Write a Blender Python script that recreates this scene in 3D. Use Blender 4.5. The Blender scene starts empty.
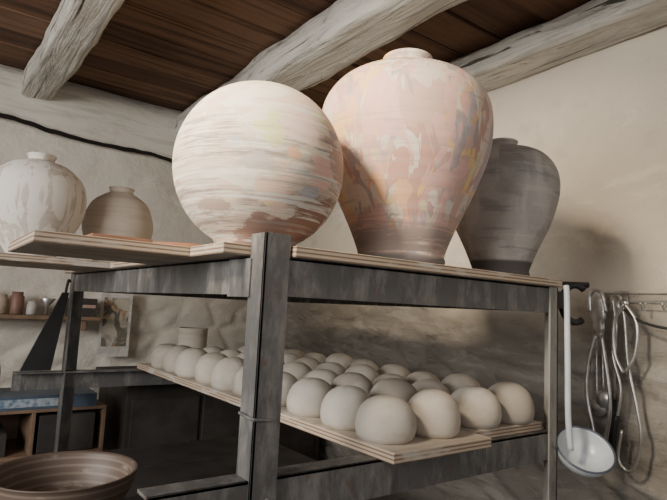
import bpy, bmesh, math, random
from mathutils import Vector, Matrix, noise
random.seed(4)
ZOFF=1.5
# ---------------------------------------------------------------- materials
class Mat:
    def __init__(s,name,rough=0.7,metal=0.0,color=(.5,.5,.5)):
        s.m=bpy.data.materials.new(name); s.m.use_nodes=True
        s.nt=s.m.node_tree; s.b=s.nt.nodes['Principled BSDF']
        s.b.inputs['Roughness'].default_value=rough
        s.b.inputs['Metallic'].default_value=metal
        s.b.inputs['Base Color'].default_value=(*color,1)
        if rough>=.78: s.b.inputs['Specular IOR Level'].default_value=.2
        s.col=None
        s.tc=s.nt.nodes.new('ShaderNodeTexCoord')
    def vec(s,scale=(1,1,1),off=(0,0,0),kind='Object'):
        n=s.nt.nodes.new('ShaderNodeMapping'); n.inputs['Scale'].default_value=scale; n.inputs['Location'].default_value=off
        s.nt.links.new(s.tc.outputs[kind],n.inputs['Vector']); return n.outputs[0]
    def noise(s,scale=(1,1,1),off=(0,0,0),detail=4,rough=.55,dist=0.0):
        n=s.nt.nodes.new('ShaderNodeTexNoise'); n.inputs['Scale'].default_value=1
        n.inputs['Detail'].default_value=detail; n.inputs['Roughness'].default_value=rough; n.inputs['Distortion'].default_value=dist
        s.nt.links.new(s.vec(scale,off),n.inputs['Vector']); return n.outputs[0]
    def rng(s,sock,lo,hi,a=0,b=1):
        n=s.nt.nodes.new('ShaderNodeMapRange'); n.inputs[1].default_value=lo; n.inputs[2].default_value=hi
        n.inputs[3].default_value=a; n.inputs[4].default_value=b
        s.nt.links.new(sock,n.inputs[0]); return n.outputs[0]
    def math(s,op,a,b):
        n=s.nt.nodes.new('ShaderNodeMath'); n.operation=op
        for i,v in enumerate((a,b)):
            if isinstance(v,(int,float)): n.inputs[i].default_value=v
            else: s.nt.links.new(v,n.inputs[i])
        return n.outputs[0]
    def z(s,axis=2):
        n=s.nt.nodes.new('ShaderNodeSeparateXYZ'); s.nt.links.new(s.tc.outputs['Object'],n.inputs[0]); return n.outputs[axis]
    def island(s):
        n=s.nt.nodes.new('ShaderNodeNewGeometry'); return n.outputs['Random Per Island']
    def base(s,c): s.col=c; return s
    def layer(s,color,fac):
        n=s.nt.nodes.new('ShaderNodeMix'); n.data_type='RGBA'
        if isinstance(fac,(int,float)): n.inputs[0].default_value=fac
        else: s.nt.links.new(fac,n.inputs[0])
        if isinstance(s.col,tuple): n.inputs[6].default_value=(*s.col,1)
        else: s.nt.links.new(s.col,n.inputs[6])
        n.inputs[7].default_value=(*color,1); s.col=n.outputs[2]; return s
    def spot(s,center,r,color,wob=.03,ns=20,soft=.006,stretch=(1,1,1),amt=1):
        d=s.nt.nodes.new('ShaderNodeVectorMath'); d.operation='DISTANCE'
        s.nt.links.new(s.vec(stretch),d.inputs[0]); d.inputs[1].default_value=[c*k for c,k in zip(center,stretch)]
        nz=s.noise((ns,ns,ns*1.5),(center[0]*30,1,3),4)
        v=s.math('ADD',d.outputs['Value'],s.rng(nz,.2,.8,-wob,wob))
        return s.layer(color,s.rng(v,r-soft,r+soft,amt,0))
    def bump(s,h,strength=.4,dist=.01):
        n=s.nt.nodes.new('ShaderNodeBump'); n.inputs['Strength'].default_value=strength; n.inputs['Distance'].default_value=dist
        s.nt.links.new(h,n.inputs['Height']); s.nt.links.new(n.outputs[0],s.b.inputs['Normal']); return s
    def done(s):
        if s.col is not None and not isinstance(s.col,tuple): s.nt.links.new(s.col,s.b.inputs['Base Color'])
        elif s.col is not None: s.b.inputs['Base Color'].default_value=(*s.col,1)
        return s.m
def simple(name,c,rough=.7,metal=0,c2=None,sc=20,bump=0,thr=(.4,.65)):
    m=Mat(name,rough,metal).base(c)
    n=m.noise((sc,sc,sc),detail=6)
    m.layer(c2 or tuple(x*.7 for x in c), m.rng(n,*thr))
    if bump: m.bump(n,bump,.004)
    return m.done()

# ---------------------------------------------------------------- mesh builder
class MB:
    def __init__(s): s.v=[];s.f=[];s.mi=[];s.sm=[]
    def add(s,vs,fs,m=0,smooth=False):
        o=len(s.v); s.v+= [tuple(v) for v in vs]
        for f in fs: s.f.append(tuple(o+i for i in f)); s.mi.append(m); s.sm.append(smooth)
    def box(s,x0,x1,y0,y1,z0,z1,m=0,rot=None):
        vs=[Vector((x,y,z)) for z in (z0,z1) for y in (y0,y1) for x in (x0,x1)]
        if rot is not None:
            c=Vector(((x0+x1)/2,(y0+y1)/2,(z0+z1)/2)); vs=[c+rot@(v-c) for v in vs]
        s.add(vs,[(0,2,3,1),(4,5,7,6),(0,1,5,4),(2,6,7,3),(0,4,6,2),(1,3,7,5)],m)
    def lathe(s,prof,c=(0,0,0),m=0,seg=64,mat=None,wob=0):
        vs=[];fs=[];n=len(prof)
        for i,(r,z) in enumerate(prof):
            for k in range(seg):
                a=2*math.pi*k/seg; rr=r
                if wob: rr=r*(1+wob*noise.noise(Vector((math.cos(a)*1.3,math.sin(a)*1.3,z*8+c[0]*9+c[1]*5))))
                p=Vector((rr*math.cos(a),rr*math.sin(a),z))
                if mat is not None: p=mat@p
                vs.append(p+Vector(c))
        for i in range(n-1):
            for k in range(seg):
                k2=(k+1)%seg; fs.append((i*seg+k,i*seg+k2,(i+1)*seg+k2,(i+1)*seg+k))
        fs.append(tuple(reversed(range(seg)))); 
        fs.append(tuple((n-1)*seg+k for k in range(seg)))
        s.add(vs,fs,m,True)
    def tube(s,path,r,m=0,seg=8,flat=1.0):
        path=[Vector(p) for p in path]; n=len(path); vs=[];fs=[]
        up=Vector((0.3,0.5,.8)).normalized(); side=None
        if flat!=1.0: up=Vector((1,0,0))
        for i,p in enumerate(path):
            t=(path[min(i+1,n-1)]-path[max(i-1,0)]).normalized()
            if side is None:
                side=t.cross(up).normalized()
            side=(side-t*side.dot(t)).normalized(); w=t.cross(side)
            rr=r[min(i,len(r)-1)] if isinstance(r,(list,tuple)) else r
            for k in range(seg):
                a=2*math.pi*k/seg; vs.append(p+side*math.cos(a)*rr+w*math.sin(a)*rr*flat)
        for i in range(n-1):
            for k in range(seg):
                k2=(k+1)%seg; fs.append((i*seg+k,i*seg+k2,(i+1)*seg+k2,(i+1)*seg+k))
        fs.append(tuple(reversed(range(seg)))); fs.append(tuple((n-1)*seg+k for k in range(seg)))
        s.add(vs,fs,m,True)
    def finish(s,name,mats,loc=(0,0,0),bevel=0,rot=None):
        me=bpy.data.meshes.new(name); me.from_pydata(s.v,[],s.f)
        for m in mats: me.materials.append(m)
        for p,mi,sm in zip(me.polygons,s.mi,s.sm): p.material_index=mi; p.use_smooth=sm
        bm=bmesh.new(); bm.from_mesh(me); bmesh.ops.recalc_face_normals(bm,faces=bm.faces); bm.to_mesh(me); bm.free()
        o=bpy.data.objects.new(name,me); bpy.context.collection.objects.link(o)
        o.location=(loc[0],loc[1],loc[2]+ZOFF)
        if rot: o.rotation_euler=rot
        if bevel:
            b=o.modifiers.new('bevel','BEVEL'); b.width=bevel; b.segments=2; b.limit_method='ANGLE'
        return o
def spline(pts,n=10):
    P=[Vector(p) for p in pts]; out=[]
    P=[2*P[0]-P[1]]+P+[2*P[-1]-P[-2]]
    for i in range(1,len(P)-2):
        for k in range(n):
            t=k/n; a,b,c,d=P[i-1:i+3]
            out.append(.5*((2*b)+(c-a)*t+(2*a-5*b+4*c-d)*t*t+(3*b-a-3*c+d)*t**3))
    out.append(P[-2]); return out
def prof(pts,n=8,sr=1,sz=1,z0=0): return [(max(p[0]*sr,0.0005),(p[1]-z0)*sz+z0) for p in [(q.x,q.y) for q in spline([(a,b,0) for a,b in pts],n)]]

# ---------------------------------------------------------------- shared materials
def wallmat(name,c,dark,bstr=.55,low=None):
    m=Mat(name,.92).base(c)
    n1=m.noise((1.3,1.3,1.3),detail=5); n2=m.noise((9,9,9),(3,1,2),detail=8,rough=.65); n3=m.noise((60,60,60),detail=5)
    m.layer(dark,m.rng(n1,.42,.72,0,.75)); m.layer(tuple(x*.72 for x in c),m.rng(n2,.55,.75,0,.55))
    m.layer(tuple(min(x*1.12,.85) for x in c),m.rng(m.noise((3,3,6),(9,4,2),detail=7,rough=.7,dist=.5),.55,.62,0,.7))
    h=m.math('ADD',m.math('MULTIPLY',n2,1.0),m.math('MULTIPLY',n3,.25))
    if low: # grey masonry low down, shade under the shelf painted into its colour
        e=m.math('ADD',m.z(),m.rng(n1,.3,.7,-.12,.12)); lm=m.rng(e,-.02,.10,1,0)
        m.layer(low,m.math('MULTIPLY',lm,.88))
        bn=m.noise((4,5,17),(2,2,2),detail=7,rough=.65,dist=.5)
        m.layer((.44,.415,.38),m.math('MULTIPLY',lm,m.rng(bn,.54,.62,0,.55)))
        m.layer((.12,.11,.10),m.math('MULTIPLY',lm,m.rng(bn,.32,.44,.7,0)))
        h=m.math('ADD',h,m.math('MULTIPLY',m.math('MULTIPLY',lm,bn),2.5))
    m.bump(h,bstr,.02)
    return m.done()
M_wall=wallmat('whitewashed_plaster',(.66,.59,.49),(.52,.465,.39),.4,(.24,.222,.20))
M_far=wallmat('limewashed_rubble',(.68,.64,.57),(.45,.42,.37),.6)
m=Mat('old_ceiling_boards',.8).base((.155,.085,.052))
g=m.noise((1.5,28,10),detail=8,rough=.6,dist=.6); m.layer((.25,.145,.09),m.rng(m.island(),.55,1,0,.7)); m.layer((.08,.046,.032),m.rng(m.island(),.0,.4,.7,0)); m.layer((.055,.032,.023),m.rng(g,.45,.68)); m.layer((.26,.21,.17),m.rng(m.noise((2,12,10),(8,8,1),detail=7,rough=.7),.62,.72,0,.5)); m.bump(g,.3,.004); M_board=m.done()
m=Mat('limewashed_timber',.85).base((.66,.635,.58))
g=m.noise((34,1.8,34),detail=7,rough=.6,dist=.8); g2=m.noise((4,2,4),detail=6,rough=.7); kn=m.noise((9,5,9),(3,3,3),detail=3,dist=1.5); ck=m.noise((24,.9,24),(5,8,1),detail=4,dist=1.2)
m.layer((.32,.30,.27),m.rng(g,.53,.66,0,.8)); m.layer((.40,.39,.36),m.rng(g2,.48,.62,0,.85)); m.layer((.17,.145,.12),m.rng(kn,.64,.72,0,.8)); m.layer((.05,.042,.036),m.rng(ck,.63,.67,0,.9))
m.bump(m.math('ADD',g,m.math('MULTIPLY',g2,1.2)),.9,.02); M_beam=m.done()
M_dark=simple('crack_shadow',(.02,.017,.015),.95)
m=Mat('worn_grey_steel',.55,.15).base((.115,.114,.113))
n=m.noise((22,22,8),detail=8,rough=.7); m.layer((.25,.24,.225),m.rng(n,.47,.66)); m.layer((.15,.10,.07),m.rng(m.noise((50,50,30),(4,4,4),detail=5),.60,.70,0,.7)); m.layer((.05,.05,.052),m.rng(m.noise((30,30,5),(7,7,7),detail=5),.57,.7,0,.8)); m.bump(n,.4,.003); M_steel=m.done()
m=Mat('pale_steel',.55,.15).base((.27,.26,.24))
n=m.noise((22,22,8),detail=8,rough=.7); m.layer((.14,.135,.13),m.rng(n,.5,.7)); m.bump(n,.3,.003); M_steel2=m.done()
m=Mat('plywood_face',.8).base((.46,.38,.30)); n=m.noise((3,26,26),detail=6,dist=.4); m.layer((.56,.50,.43),m.rng(n,.4,.6)); m.layer((.64,.60,.54),m.rng(m.noise((7,7,7),(2,2,2),detail=6),.5,.62,0,.8)); m.bump(n,.2,.002); M_ply=m.done()
m=Mat('plywood_edge',.85).base((.50,.41,.32)); zz=m.z()
w=m.math('SINE',m.math('MULTIPLY',zz,2*math.pi/.0075),0); m.layer((.20,.135,.09),m.rng(w,.1,.5,0,.9)); m.layer((.58,.54,.48),m.rng(m.noise((9,9,40),detail=5),.52,.62,0,.7)); M_plye=m.done()
M_black=simple('black_plastic',(.015,.015,.016),.5)
M_chrome=simple('stainless_steel',(.72,.71,.69),.3,.85,(.50,.49,.47),30)
M_wood=simple('aged_pine',(.24,.155,.10),.7,0,(.15,.10,.065),14)
M_darkwood=simple('dark_stained_wood',(.030,.026,.024),.7,0,(.055,.047,.042),10)

# ---------------------------------------------------------------- room shell
XW,YW,XL,YN,ZC,ZF=1.80,2.90,-1.7,-1.7,1.035,-1.5
def gridwall(name,axis,const,a0,a1,z0,z1,amp,mat,inward,na=110,nz=90,stone=0,ztop=.15,cs=(5.5,8.5)):
    b=MB(); vs=[];fs=[]
    for j in range(nz+1):
        for i in range(na+1):
            a=a0+(a1-a0)*i/na; z=z0+(z1-z0)*j/nz
            d=amp*noise.fractal(Vector((a*1.6,z*1.6,const)),1.0,2.0,4)
            if stone:
                wv=.12*noise.noise(Vector((a*3,z*3,5)))
                dd=noise.voronoi(Vector(((a+wv)*cs[0],(z+wv)*cs[1],const)))[0]; d+=stone*(min(dd[1]-dd[0],.35)-.2)*max(0,min(1,(ztop-z)*4))
            d=max(d,-.02)
            p=(const+inward*d,a,z) if axis=='x' else (a,const+inward*d,z)
            vs.append(p)
    for j in range(nz):
        for i in range(na):
            q=j*(na+1)+i; fs.append((q,q+1,q+na+2,q+na+1))
    b.add(vs,fs,0,True)
    k=inward
    if axis=='x': b.box(min(const-k*.2,const-k*.03),max(const-k*.2,const-k*.03),a0,a1,z0,z1,0)
    else: b.box(a0,a1,min(const-k*.2,const-k*.03),max(const-k*.2,const-k*.03),z0,z1,0)
    return b.finish(name,[mat])
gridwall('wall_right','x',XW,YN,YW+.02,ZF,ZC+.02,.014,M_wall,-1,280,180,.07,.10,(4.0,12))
gridwall('wall_back','y',YW,XL,XW+.02,ZF,ZC+.02,.030,M_far,-1,220,170,.07,.12)
b=MB(); b.box(XL-.15,XL,YN,YW,ZF,-.5,0); b.box(XL-.15,XL,YN,YW,.8,ZC,0); b.box(XL-.15,XL,YN,-.2,-.5,.8,0); b.box(XL-.15,XL,1.6,YW,-.5,.8,0)
b.finish('wall_left',[M_wall])
b=MB(); b.box(XL,XW,YN-.15,YN,ZF,ZC,0); b.finish('wall_front',[M_wall])
b=MB()
for a0,a1,c0,c1 in ((-.2,-.14,-.5,.8),(1.54,1.6,-.5,.8),(.67,.73,-.5,.8),(-.2,1.6,-.5,-.44),(-.2,1.6,.74,.8)): b.box(XL-.1,XL-.05,a0,a1,c0,c1,0)
b.finish('window_1',[simple('window_frame_paint',(.6,.58,.54),.5)])
b=MB(); b.box(XL-.15,XW+.2,YN-.15,YW+.2,ZF-.1,ZF,0); b.finish('floor',[simple('concrete_floor',(.17,.157,.145),.85,0,(.11,.10,.095),6)])
b=MB(); y=YN
while y<YW+.02:
    w=.17+random.uniform(-.02,.02); b.box(XL,XW+.1,y+.005,y+w-.005,ZC+random.uniform(0,.012),ZC+.03,0); y+=w
b.box(XL,XW+.1,YN,YW+.1,ZC+.031,ZC+.06,1)
b.finish('ceiling',[M_board,M_dark])

def beam(name,x0,x1,z0,z1,seed):
    b=MB(); N=40; Ms=170; vs=[];fs=[]
    for j in range(Ms+1):
        y=YN+(YW+.0-YN)*j/Ms
        cx=(x0+x1)/2+.02*noise.noise(Vector((seed,y*1.1,0))); cz=(z0+z1)/2
        wd=1+.10*noise.noise(Vector((seed,y*.9,4)))
        for k in range(N):
            a=2*math.pi*k/N; c,s_=math.cos(a),math.sin(a)
            e=.30; px=math.copysign(abs(c)**e,c)*(x1-x0)/2*wd; pz=math.copysign(abs(s_)**e,s_)*(z1-z0)/2
            d=1+.17*noise.fractal(Vector((px*9+seed,y*2.6,pz*9)),1,2,4)+.05*noise.noise(Vector((px*60+seed,y*4,pz*60)))
            zz=cz+pz*d
            vs.append((min(cx+px*d,XW+.01),y,min(zz,z1+.004)))
    for j in range(Ms):
        for k in range(N):
            k2=(k+1)%N; fs.append((j*N+k,j*N+k2,(j+1)*N+k2,(j+1)*N+k))
    fs.append(tuple(range(N))); fs.append(tuple(Ms*N+k for k in range(N)))
    b.add(vs,fs,0,True); return b.finish(name,[M_beam])
beam('ceiling_beam',.27,.40,.91,ZC,1.3)
beam('ceiling_beam',1.01,1.19,.90,ZC,5.1)
beam('ceiling_beam',1.62,1.81,.935,ZC,9.7)
def zcrack(x): return .795-.045*(x-.3)+.020*noise.noise(Vector((x*2.6,0,0)))+.008*noise.noise(Vector((x*14,3,0)))
b=MB(); N=160; vs=[];fs=[]
for i in range(N+1):
    x=XL+(XW-XL)*i/N; zl=zcrack(x); f=YW-.060-.018*noise.noise(Vector((x*3,2,0)))
    g=.010*noise.noise(Vector((x*6,5,1)))
    vs+=[(x,YW,zl),(x,f+.012,zl),(x,f,zl+.02),(x,f+g,zl+.10),(x,f-g,ZC-.06),(x,f+.015,ZC),(x,YW,ZC)]
for i in range(N):
    for k in range(7): k2=(k+1)%7; fs.append((i*7+k,i*7+k2,(i+1)*7+k2,(i+1)*7+k))
b.add(vs,fs,0,True)
vs=[];fs=[]
for i in range(N+1):
    x=XL+(XW-XL)*i/N; zl=zcrack(x)+.002; t=.024+.030*noise.noise(Vector((x*4,7,0)))
    vs+=[(x,YW-.046,zl),(x,YW-.048,zl-max(t,.007))]
for i in range(N): fs.append((2*i,2*i+1,2*i+3,2*i+2))
b.add(vs,fs,1)
m=Mat('limewashed_plate',.88).base((.64,.61,.55)); g=m.noise((3,20,30),detail=7,dist=.8); m.layer((.46,.44,.39),m.rng(g,.5,.68,0,.8)); m.bump(m.noise((6,6,14),detail=7,rough=.65),.7,.02); M_plate=m.done()
b.finish('wall_plate_timber',[M_plate,M_dark])

# ---------------------------------------------------------------- steel rack
PX0,PX1,PY0,PY1=.439,1.305,.78,2.25
t=.005
b=MB()
def angle_post(x,y,sx,sy,z0,z1,w,m=0):
    b.box(min(x,x+sx*w),max(x,x+sx*w),min(y,y+sy*t),max(y,y+sy*t),z0,z1,m)
    b.box(min(x,x+sx*t),max(x,x+sx*t),min(y,y+sy*w),max(y,y+sy*w),z0,z1,m)
angle_post(PX0,PY0,1,1,ZF,.120,.049,0)
angle_post(PX1,PY0,-1,1,ZF,.082,.035,2)
angle_post(PX0,PY1,1,-1,ZF,.08,.05,0)
angle_post(PX1,PY1,-1,-1,ZF,.08,.04,0)
b.box(PX0+t,PX1-t,PY0+t,PY0+2*t,.016,.082,0); b.box(PX0+t,PX1-t,PY0+t,PY0+.05,.077,.0825,0)
b.box(PX0+t,PX0+2*t,PY0+t,PY1-t,.016,.082,0); b.box(PX0+t,PX0+.05,PY0+.05,PY1-t,.077,.0825,0)
b.box(PX1-2*t,PX1-t,PY0+t,PY1-t,.018,.082,0)
b.box(PX0+t,PX1-t,PY1-2*t,PY1-t,.018,.082,0)
for yy in (1.30,1.75): b.box(PX0+.01,PX1-.01,yy,yy+.04,.06,.0825,0)
b.box(PX0-.004,PX0,PY0+.04,PY0+.12,.012,.078,0)
for yy,s in ((PY0+.006,1),(PY1-.006,-1)):
    b.box(.28,PX1+.01,min(yy,yy+s*t),max(yy,yy+s*t),-.345,-.277,0)
    b.box(.28,PX1+.01,min(yy,yy+s*.045),max(yy,yy+s*.045),-.2825,-.277,0)
for yy in (PY0+.006,PY1-.012): b.box(PX0,PX1,yy,yy+t,-.66,-.60,0)
for xx in (PX0+.006,PX1-.012): b.box(xx,xx+t,PY0,PY1,-.66,-.60,0)
b.tube([(PX0-.003,PY0+.045,-.178),(PX0-.004,PY0+.02,-.180),(PX0-.002,PY0-.002,-.181),(PX0+.03,PY0-.003,-.184)],.003,0)
for p in ((PX0+.03,PY0-.003,-.31),(PX1-.018,PY0-.003,-.31)):
    b.lathe([(.0005,0),(.007,.001),(.007,.004),(.0005,.005)],p,0,10,Matrix.Rotation(math.pi/2,3,'X'))
b.finish('steel_shelving_rack',[M_steel,M_steel,M_steel2],bevel=.0012)
b=MB(); 
for i in range(5): b.box(PX0+.06,PX1-.05,PY0+.06+i*.275,PY0+.06+i*.275+.265,-.60,-.575,0)
b.finish('lower_shelf_deck',[M_darkwood],bevel=.002)

def plyboard(name,boxes,bev=.0015):
    b=MB()
    for (x0,x1,y0,y1,z0,z1) in boxes:
        o=len(b.f); b.box(x0,x1,y0,y1,z0,z1,1); b.mi[o]=0; b.mi[o+1]=0
    return b.finish(name,[M_ply,M_plye],bevel=bev)
ZB0,ZB1=.083,.102
plyboard('plywood_ware_board',[(.494,1.312,.772,.8335,ZB0,ZB1),(.39,1.312,.8335,.975,ZB0,ZB1)])
plyboard('plywood_ware_board',[(.130,1.312,.98,1.31,ZB0,ZB1)])
plyboard('plywood_ware_board',[(.42,1.312,1.315,1.64,ZB0,ZB1)])
plyboard('plywood_ware_board',[(-.10,1.312,1.645,2.02,ZB0,ZB1)])
plyboard('plywood_ware_board',[(.42,1.312,2.025,2.28,ZB0,ZB1)])
ZL0,ZL1=-.2765,-.2555
plyboard('plywood_ware_board',[(.712,.995,.745,2.24,ZL0,ZL1)])
plyboard('plywood_ware_board',[(1.0,1.268,.80,2.20,ZL0,ZL1)])

# ---------------------------------------------------------------- pots
def onpot(c,r,sx,sz):
    tw=Vector((-c[0],-c[1],0)).normalized(); rt=Vector((-tw.y,tw.x,0)) if (-tw.y)>0 else Vector((tw.y,-tw.x,0))
    k=math.sqrt(max(0,1-sx*sx-sz*sz)); return (tw*k+rt*sx+Vector((0,0,sz)))*r
def ridges(m,amp=.25,f=260):
    h=m.math('SINE',m.math('MULTIPLY',m.math('ADD',m.z(),m.math('MULTIPLY',m.noise((3,3,3),detail=2),.02)),f),0)
    n=m.noise((14,14,60),detail=5)
    h=m.math('ADD',m.math('MULTIPLY',h,.15),n)
    m.bump(h,amp,.004)
c1=(.491,.912); r1=.161
m=Mat('slip_painted_cream',.85).base((.74,.63,.50))
def S(sx,sz): return onpot(c1,r1,sx,sz)
def L(col,sc,off,lo,hi,amt=1,dist=.8,det=3): m.layer(col,m.rng(m.noise(sc,off,detail=det,dist=dist),lo,hi,0,amt))
L((.76,.58,.45),(8,8,16),(4,1,2),.50,.56,.75)
L((.80,.74,.62),(10,10,26),(1,6,2),.52,.56,.9)
st=m.noise((5,5,130),(1,2,3),detail=7,rough=.75,dist=.3); reg=m.noise((7,7,16),(5,3,1),detail=4)
m.layer((.32,.25,.215),m.math('MULTIPLY',m.rng(st,.48,.56,0,.85),m.math('MULTIPLY',m.rng(reg,.38,.50),m.rng(m.z(),.045,.075,1,0))))
m.spot(S(.60,-.66),.060,(.34,.20,.15),.03,18,.004,(1,1,1.3))
m.spot(S(.1,-.88),.058,(.36,.23,.18),.03,22,.004,(1,1,1.4))
m.spot(S(-.45,-.62),.030,(.44,.31,.25),.03,25,.003,(1,1,2),.8)
m.spot(S(.90,.02),.048,(.50,.33,.26),.035,25,.003,(1,1,1.4),.85)
m.spot(S(.22,-.42),.034,(.78,.56,.44),.03,20)
m.spot(S(.66,-.20),.032,(.80,.52,.42),.03,20)
m.spot(S(.42,.30),.034,(.80,.62,.54),.03,26)
m.spot(S(.55,-.40),.018,(.52,.51,.53),.02,30,.002,(1,1,1.6))
m.spot(S(-.25,.02),.016,(.56,.53,.52),.02,30,.002,(1,1,2.4),.8)
m.spot(S(.08,.18),.018,(.72,.71,.33),.022,40,.002,(1,1,.65),.9)
m.spot(S(.60,.50),.013,(.72,.71,.36),.018,40,.002)
m.spot(S(.34,-.02),.010,(.80,.50,.32),.012,40,.002)
m.spot(S(.10,-.55),.010,(.80,.62,.36),.012,40,.002)
m.spot(S(.78,.34),.018,(.42,.38,.38),.02,30,.002,(1,1,1.6))
m.spot(S(-.05,-.18),.03,(.58,.52,.46),.02,30,.003,(1,1,2.2))
m.layer((.80,.76,.67),m.rng(m.noise((4,4,90),(8,1,3),detail=6,rough=.7),.55,.59,0,.85))
m.layer((.46,.39,.34),m.math('MULTIPLY',m.rng(m.noise((3,3,170),(3,8,3),detail=6,rough=.75),.53,.58,0,.7),m.math('MULTIPLY',m.rng(m.noise((6,6,6),(3,3,8)),.42,.52),m.rng(m.z(),.07,.11,1,0))))
ridges(m,.25,300); M_p1=m.done()
b=MB()
pp=[(.0005,-.158),(.066,-.158),(.072,-.154)]+[ (r1*math.cos(a)**.94,.160*math.sin(a)) for a in [math.radians(d) for d in range(-62,84,5)]]
pp+=[(.020,.1625),(.014,.163),(.012,.155),(.0005,.150)]
b.lathe(pp,(0,0,0),0,96,wob=.01); b.finish('round_painted_moon_jar',[M_p1],(c1[0],c1[1],ZB1+.158))
c2=(.852,.893)
m=Mat('pastel_slip_patchwork',.85).base((.66,.45,.37))
L((.74,.61,.51),(9,9,4),(1,0,0),.50,.515)
L((.82,.50,.30),(8,8,4.5),(4,2,7),.52,.535,.95)
L((.58,.34,.29),(11,11,5),(9,1,2),.57,.585,.8)
L((.48,.44,.48),(11,11,4.5),(2,8,3),.55,.565,.85)
L((.80,.72,.61),(20,20,5),(3,3,9),.56,.575,.9)
L((.86,.58,.26),(14,14,7),(7,5,1),.60,.615,.9)
L((.78,.48,.42),(15,15,6),(0,5,12),.57,.585,.85)
L((.40,.36,.36),(24,24,7),(4,5,3),.62,.64,.75)
L((.72,.67,.38),(22,22,13),(1,9,5),.67,.685,.8)
L((.50,.40,.35),(6,6,110),(6,5,1),.56,.63,.5,.2,6)
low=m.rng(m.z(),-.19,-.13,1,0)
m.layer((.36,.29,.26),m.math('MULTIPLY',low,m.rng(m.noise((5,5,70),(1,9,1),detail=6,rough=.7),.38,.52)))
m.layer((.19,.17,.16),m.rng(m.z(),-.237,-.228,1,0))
ridges(m,.3,230); M_p2=m.done()
b=MB(); z0=-.25
pf=prof([(.094,z0),(.099,z0+.012),(.098,z0+.03),(.118,z0+.085),(.155,z0+.17),(.186,z0+.255),(.197,z0+.325),(.190,z0+.390),(.158,z0+.438),(.106,z0+.468),(.064,z0+.482),(.050,z0+.489),(.051,z0+.500),(.058,z0+.510),(.057,z0+.516),(.048,z0+.515),(.040,z0+.49),(.05,z0+.47)],7,1,.945,z0)
b.lathe([(.0005,z0)]+pf,(0,0,0),0,96,wob=.008); b.finish('tall_painted_shoulder_vase',[M_p2],(c2[0],c2[1],ZB1+.25))
c3=(1.212,.890)
m=Mat('grey_brushed_slip',.88).base((.42,.39,.365))
L((.29,.27,.26),(5,5,9),(1,2,3),.50,.58,.7,.8,6)
L((.54,.50,.465),(11,11,4),(7,2,3),.52,.60,.65,.8,6)
L((.56,.52,.48),(5,5,70),(2,6,3),.58,.64,.5,.3,6)
L((.26,.25,.24),(5,5,70),(2,9,3),.60,.66,.6,.3,6)
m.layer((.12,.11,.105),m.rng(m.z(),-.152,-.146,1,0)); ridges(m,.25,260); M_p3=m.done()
b=MB(); z0=-.19
pf=prof([(.072,z0),(.074,z0+.012),(.073,z0+.025),(.095,z0+.085),(.128,z0+.165),(.146,z0+.245),(.140,z0+.305),(.108,z0+.352),(.056,z0+.374),(.038,z0+.380),(.036,z0+.388),(.041,z0+.396),(.036,z0+.399),(.028,z0+.38),(.03,z0+.36)],7,1,.925,z0)
b.lathe([(.0005,z0)]+pf,(0,0,0),0,80,wob=.008); b.finish('grey_brushed_vase',[M_p3],(c3[0],c3[1],ZB1+.19))
m=Mat('white_drip_slip',.9).base((.56,.51,.45))
L((.46,.40,.35),(7,7,50),(7,2,3),.52,.62,.6,.4,6)
L((.74,.71,.65),(26,26,2.5),(1,2,3),.44,.47,.9,.6,3)
L((.40,.32,.26),(34,34,3),(5,2,3),.62,.65,.6,.6,3)
ridges(m,.25,260); M_pa=m.done()
b=MB(); z0=-.15
pf=prof([(.062,z0),(.066,z0+.01),(.090,z0+.05),(.125,z0+.12),(.136,z0+.175),(.124,z0+.235),(.082,z0+.278),(.042,z0+.293),(.036,z0+.302),(.041,z0+.312),(.035,z0+.314),(.028,z0+.295)],7)
b.lathe([(.0005,z0)]+pf,(0,0,0),0,72,wob=.008); b.finish('white_dripped_jar',[M_pa],(.243,1.83,ZB1+.15))
m=Mat('beige_bisque',.9).base((.60,.535,.455)); L((.50,.44,.38),(6,6,60),(7,2,3),.5,.62,.6,.4,6); ridges(m,.2,260); M_pb=m.done()
b=MB(); z0=-.13
pf=prof([(.060,z0),(.064,z0+.01),(.090,z0+.05),(.111,z0+.11),(.110,z0+.15),(.090,z0+.20),(.055,z0+.228),(.040,z0+.236),(.038,z0+.246),(.042,z0+.252),(.034,z0+.253),(.028,z0+.24)],7,1,1.06,z0)
b.lathe([(.0005,z0)]+pf,(0,0,0),0,72,wob=.008); b.finish('small_beige_jar',[M_pb],(.503,1.905,ZB1+.13))
b=MB(); b.lathe([(.0005,0),(.10,0),(.108,.016),(.104,.017),(.097,.006),(.0005,.006)],(.46,1.17,ZB1),0,48)
b.finish('terracotta_saucer',[simple('terracotta',(.30,.14,.08),.8,0,(.22,.11,.07),25)])
b=MB(); b.box(.23,.34,1.04,1.25,ZB1,ZB1+.012,0); b.finish('wooden_throwing_bat',[simple('bat_wood',(.28,.14,.085),.8,0,(.20,.11,.075),12)],bevel=.002)

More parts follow.
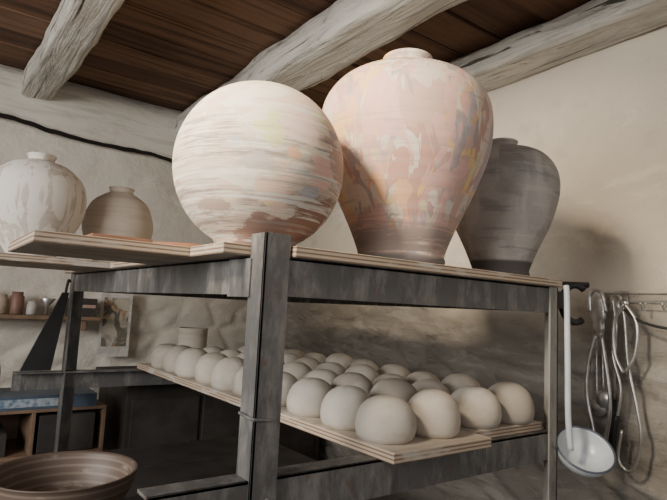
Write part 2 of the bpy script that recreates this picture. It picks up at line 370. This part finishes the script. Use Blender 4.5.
# ---------------------------------------------------------------- upturned clay forms (one mass)
m=Mat('dry_clay',.95).base((.55,.495,.42))
n=m.noise((16,16,16),detail=5); m.layer((.31,.27,.23),m.rng(m.island(),.35,1,0,.85)); m.layer((.40,.35,.30),m.rng(n,.45,.65,0,.7)); m.layer((.62,.58,.52),m.rng(m.noise((7,7,7),(3,3,3)),.5,.6,0,.5)); m.bump(m.noise((60,60,60),detail=4),.3,.003); M_clay=m.done()
b=MB()
for i in range(9):
    for j,x in enumerate((.774,.904,1.066,1.196)):
        y=.824+.14*i+ (.03 if j>=2 else 0)+random.uniform(-.010,.010); xx=x+random.uniform(-.006,.006)
        r=.0615*random.uniform(.95,1.03); h=r*1.50*random.uniform(.93,1.06)
        pr=prof([(r*.80,0),(r*.93,.09*h),(r*.99,.22*h),(r,.36*h),(r*.95,.57*h),(r*.79,.78*h),(r*.49,.935*h),(r*.22,.99*h),(.0005,h)],3)
        b.lathe([(.0005,0)]+pr,(xx,y,ZL1),0,32,wob=.05)
b.lathe([(.0005,0)]+prof([(.048,0),(.056,.01),(.060,.034),(.048,.07),(.03,.085),(.0005,.09)],4),(.775,2.085,ZL1),0,32)
b.finish('upturned_clay_bowls',[M_clay])
b=MB(); b.lathe([(.0005,0),(.052,0),(.057,.01),(.058,.14),(.061,.147),(.058,.149),(.053,.14),(.05,.01),(.0005,.008)],(.90,2.15,ZL1),0,48); b.finish('cylindrical_clay_beaker',[M_pb])

# ---------------------------------------------------------------- bowl on small table
m=Mat('brown_stoneware',.5).base((.12,.085,.065)); w=m.math('SINE',m.math('MULTIPLY',m.z(),420),0); m.layer((.24,.185,.15),m.rng(w,.3,.8,0,.6)); m.layer((.36,.31,.26),m.rng(m.noise((14,14,40),detail=6),.58,.68,0,.7)); M_bowl=m.done()
b=MB(); pf=prof([(.055,-.112),(.062,-.105),(.098,-.078),(.124,-.035),(.131,-.008),(.134,-.001),(.130,.0),(.124,-.006),(.116,-.035),(.088,-.078),(.03,-.098)],7)
b.lathe([(.0005,-.112)]+pf,(0,0,0),0,80); b.finish('brown_stoneware_bowl',[M_bowl],(.256,1.185,-.336))
b=MB(); b.box(-.15,.41,.95,1.5,-.473,-.448,0)
for x,y in ((-.12,.98),(.36,.98),(-.12,1.45),(.36,1.45)): b.box(x,x+.03,y,y+.03,ZF,-.473,0)
b.finish('small_work_table',[M_darkwood],bevel=.003)

# ---------------------------------------------------------------- back-left clutter
b=MB(); b.box(-.4,.66,2.33,2.80,-.64,-.615,0)
for x,y in ((-.38,2.37),(.62,2.37),(-.38,2.75),(.62,2.75)): b.box(x,x+.035,y,y+.035,ZF,-.64,0)
b.finish('low_workbench',[M_wood],bevel=.003)
b=MB()
def crate(x0,x1,y0,y1,z0,z1):
    b.box(x0,x1,y0,y1,z0,z0+.012,0)
    for xx in (x0,x1-.014,(x0+x1)/2-.007): b.box(xx,xx+.014,y0,y1,z0+.012,z1-.012,0)
    b.box(x0,x1,y0,y1,z1-.012,z1,0); b.box(x0,x1,y1-.01,y1,z0,z1,0)
crate(.12,.64,2.35,2.66,-.615,-.435)
b.box(.40,.60,2.352,2.60,-.60,-.46,1); b.box(.16,.30,2.37,2.60,-.603,-.52,1)
b.finish('wooden_crate',[M_wood,M_darkwood],bevel=.002)
b=MB(); b.box(.17,.60,2.355,2.60,-.435,-.385,0); b.box(.20,.50,2.3545,2.3552,-.425,-.395,1); b.finish('flat_blue_carton',[simple('blue_print',(.06,.09,.13),.5,0,(.09,.12,.17)),simple('white_print',(.40,.44,.48),.5,0,(.10,.18,.28),60)],bevel=.002)
M_jar=simple('grey_glaze',(.28,.28,.29),.4,0,(.20,.20,.21),20)
b=MB(); b.lathe(prof([(.03,0),(.045,.03),(.048,.08),(.04,.12),(.03,.13),(.033,.14),(.026,.135)],5),(0,0,0),0,36); b.finish('grey_storage_jar',[M_jar],(.22,2.47,-.385))
b=MB(); b.box(-.2,.68,2.72,2.84,-.112,-.095,0)
for x in (-.1,.6): b.box(x,x+.02,2.74,2.86,-.16,-.112,0)
b.finish('small_wall_shelf',[M_wood],bevel=.002)
for i,(x,r,h,c) in enumerate(((.27,.032,.085,(.45,.36,.28)),(.335,.028,.10,(.22,.12,.09)),(.395,.022,.06,(.5,.48,.44)),(.20,.03,.11,(.30,.26,.22)))):
    b=MB(); b.lathe([(.0005,0),(r*.9,0),(r,.006),(r,h*.8),(r*.8,h*.86),(r*.85,h),(.0005,h)],(0,0,0),0,32)
    b.finish('small_glaze_jar',[simple('jar_col%d'%i,c,.5)],(x,2.79,-.095))
b=MB(); b.lathe([(.006,0),(.008,.04),(.036,.075),(.034,.077),(.005,.04)],(0,0,0),0,32); b.finish('metal_funnel',[M_chrome],(.455,2.79,-.095))
b=MB(); b.box(.54,.66,2.74,2.83,-.095,-.01,0); b.box(.545,.655,2.739,2.7405,-.055,-.04,1); b.finish('small_dark_box',[M_darkwood,simple('label_paper',(.45,.3,.25),.7)],bevel=.002)
m=Mat('magazine_print',.6).base((.50,.46,.38)); L((.16,.15,.12),(12,12,8),(1,2,3),.46,.54); L((.36,.21,.13),(18,18,12),(5,2,3),.56,.60); L((.55,.47,.28),(18,18,16),(5,9,3),.62,.64); M_mag=m.done()
b=MB(); b.box(.70,.85,2.832,2.834,-.29,.03,1); b.box(.715,.835,2.8305,2.832,-.24,.0,0); b.finish('pinned_magazine_page',[M_mag,simple('paper',(.66,.64,.6),.7)])
b=MB()
pts=[(.405,2.19,.010),(.427,2.19,.010),(.392,2.19,-.27),(.295,2.19,-.27)]
vs=[Vector(p) for p in pts]+[Vector((p[0],p[1]+.012,p[2])) for p in pts]
b.add(vs,[(0,1,2,3),(7,6,5,4),(0,4,5,1),(1,5,6,2),(2,6,7,3),(3,7,4,0)],0)
b.tube(spline([(.416,2.196,.005),(.418,2.196,.03),(.422,2.196,.055),(.428,2.20,.05)],5),.005,0)
b.finish('black_dustpan',[M_black],bevel=.003)
b=MB(); b.box(.72,1.72,2.36,2.80,ZF,-.36,0); b.box(.70,1.74,2.34,2.82,-.36,-.335,0)
for x in (.74,1.06,1.38): 
    b.box(x,x+.30,2.35,2.36,-.95,-.42,0); b.lathe([(.0005,0),(.012,0),(.014,.012),(.0005,.016)],(x+.26,2.35,-.62),0,16,Matrix.Rotation(math.pi/2,3,'X'))
b.finish('dark_storage_cabinet',[M_darkwood],bevel=.003)

# ---------------------------------------------------------------- right side tools
M_en=simple('white_enamel',(.62,.66,.70),.25,0,(.54,.58,.62),30)
M_enr=simple('blue_grey_rim',(.10,.12,.16),.3)
b=MB(); R=Matrix.Rotation(math.radians(38),3,Vector((.8,-.6,0)))
r=.069
pr=[(max(r*math.sin(math.radians(d)),.0005),-r*.85*math.cos(math.radians(d))) for d in range(0,91,6)]
pr+=[((r-.003)*math.sin(math.radians(d)) if d>2 else .0005,-(r*.85-.003)*math.cos(math.radians(d))) for d in range(90,-1,-6)]
lc=Vector((1.360,.738,-.318))
b.lathe(pr,lc,0,48,R)
ring=[lc+R@Vector((r*math.cos(a),r*math.sin(a),.001)) for a in [2*math.pi*k/40 for k in range(41)]]
b.tube(ring,.0028,1)
hp=spline([(1.323,.755,-.32),(1.318,.759,-.24),(1.317,.760,-.12),(1.317,.762,.0),(1.318,.764,.07),(1.319,.767,.088)],8)
b.tube(hp,.0075,0,10)
b.finish('white_enamel_ladle',[M_en,M_enr])
b=MB(); cc=Vector((1.405,.79,.045)); rt=Vector((.8,-.6,0))
b.tube([cc+rt*(.036*math.cos(a))+Vector((0,0,.050*math.sin(a))) for a in [math.radians(d) for d in range(50,311,12)]],.0095,0,10)
b.tube([cc+rt*-.06+Vector((0,0,.050)),cc+rt*.035+Vector((0,0,.052))],.008,0); b.box(1.316,1.39,.80,.83,.03,.075,0)
b.finish('black_iron_clamp',[M_black])
b=MB()
for z in (.062,.090): b.tube([(1.745,.30,z),(1.745,.92,z)],.003,0)
for y in (.33,.58,.84):
    b.tube([(1.79,y,.073),(1.745,y,.073)],.004,0); b.box(1.775,1.787,y-.012,y+.012,.045,.10,0)
for y in (.42,.5,.64,.70,.76): b.tube(spline([(1.745,y,.066),(1.738,y,.050),(1.725,y,.045),(1.715,y,.062)],5),.0025,0)
b.finish('wire_hook_rail',[M_chrome])
b=MB(); b.tube(spline([(1.70,.80,.040),(1.70,.76,.01),(1.70,.68,-.01),(1.71,.5,-.025),(1.75,.3,-.035)],8),.004,0); b.finish('black_cable',[M_black])
def P(u,v,X=1.735): return (X,u,v)
b=MB()
b.tube(spline([P(.872,.03),P(.885,.085),P(.905,.10),P(.925,.085),P(.925,.03)],8),.006,0,10)
b.tube(spline([P(.90,.10),P(.90,.06),P(.898,.0),P(.895,-.05)],6),[.014]*4+[.026]*8+[.020]*4+[.010]*5,0,12,.22)
b.tube(spline([P(.905,-.04),P(.93,-.14),P(.935,-.24),P(.915,-.34),P(.90,-.42)],8),.0065,0,8)
b.tube(spline([P(.888,-.04),P(.870,-.16),P(.862,-.26),P(.875,-.36),P(.895,-.42)],8),.0065,0,8)
b.finish('steel_serving_tongs',[M_chrome])
b=MB()
b.tube(spline([P(.845,.075,1.72),P(.835,-.02,1.72),P(.845,-.10,1.72),P(.822,-.20,1.72),P(.835,-.30,1.72)],8),.0045,0)
b.tube(spline([P(.825,.07,1.72),P(.81,.02,1.72),P(.80,-.12,1.72),P(.775,-.25,1.72),P(.765,-.34,1.72),P(.79,-.43,1.72),P(.83,-.41,1.72),P(.82,-.32,1.72)],8),.0045,0)
b.tube(spline([P(.835,-.28,1.72),P(.845,-.36,1.72),P(.85,-.43,1.72)],6),.009,1)
b.finish('wire_clay_cutter',[M_chrome,M_black])
b=MB(); b.tube([P(.85,.055,1.755),P(.862,-.24,1.755)],.006,0,8); b.tube([P(.862,-.24,1.755),P(.866,-.40,1.755)],.011,1,10)
b.lathe([(.0005,0),(.016,.0),(.02,.01),(.018,.05),(.0005,.06)],P(.85,.03,1.755),0,20)
b.finish('trimming_tool',[M_chrome,M_black])
b=MB()
b.tube(spline([P(.80,.06,1.70),P(.765,.0,1.70),P(.77,-.09,1.70),P(.80,-.15,1.70)],8),.005,0,8)
b.tube(spline([P(.80,.06,1.70),P(.83,.0,1.70),P(.83,-.09,1.70),P(.805,-.15,1.70)],8),.005,0,8)
b.lathe([(.0005,-.004),(.012,-.004),(.012,.004),(.0005,.004)],P(.80,.06,1.70),0,16,Matrix.Rotation(math.pi/2,3,'Y'))
b.finish('steel_caliper',[M_chrome])
b=MB()
for k,(y,dz) in enumerate(((.895,0),(.915,-.03))):
    b.tube(spline([P(y,.07,1.765),P(y+.004,-.10,1.765),P(y+.002,-.22+dz,1.765)],6),.004,0,8)
    b.lathe([(.0005,-.002),(.026,-.002),(.028,0),(.026,.002),(.0005,.002)],P(y+.002,-.245+dz,1.765+.006*k),0,24,Matrix.Rotation(math.pi/2,3,'Y'))
b.finish('metal_scraper',[M_chrome])

# ---------------------------------------------------------------- lights
def area(name,loc,target,size,sy,power,col):
    l=bpy.data.lights.new(name,'AREA'); l.shape='RECTANGLE'; l.size=size; l.size_y=sy; l.energy=power; l.color=col
    o=bpy.data.objects.new(name,l); bpy.context.collection.objects.link(o); o.location=Vector(loc)+Vector((0,0,ZOFF))
    d=Vector(target)-Vector(loc); o.rotation_euler=d.to_track_quat('-Z','Y').to_euler(); return o
area('window_light',(XL+.05,.7,.42),(1,.9,.10),1.6,.8,66,(1,.965,.91))
area('fill_light',(.2,YN+.1,.35),(.7,2,.1),1.6,1.0,11,(.97,.97,1))  # added fill behind the camera; the front wall has no opening
l=bpy.data.lights.new('warm_lamp','SPOT'); l.energy=210; l.color=(1,.85,.64); l.spot_size=math.radians(54); l.spot_blend=1.0; l.shadow_soft_size=.11
o=bpy.data.objects.new('warm_lamp',l); bpy.context.collection.objects.link(o); o.location=(-.50,.60,.88+ZOFF)
o.rotation_euler=(Vector((.48,.95,.50))-Vector((-.50,.60,.88))).to_track_quat('-Z','Y').to_euler()
w=bpy.data.worlds.new('world'); bpy.context.scene.world=w; w.use_nodes=True
w.node_tree.nodes['Background'].inputs[0].default_value=(.75,.82,.9,1); w.node_tree.nodes['Background'].inputs[1].default_value=.4

# ---------------------------------------------------------------- camera
F=545.0
a=Vector((735,-95,-F)).normalized(); bb=Vector((-413,-38,-F)); up=a.cross(bb).normalized(); bb=up.cross(a).normalized()
R=Matrix((a,bb,up)).to_4x4()
cam=bpy.data.cameras.new('camera'); cam.sensor_width=36; cam.lens=36*F/667; cam.clip_start=.02
co=bpy.data.objects.new('camera',cam); bpy.context.collection.objects.link(co)
co.matrix_world=Matrix.Translation((0,0,ZOFF))@R
bpy.context.scene.camera=co
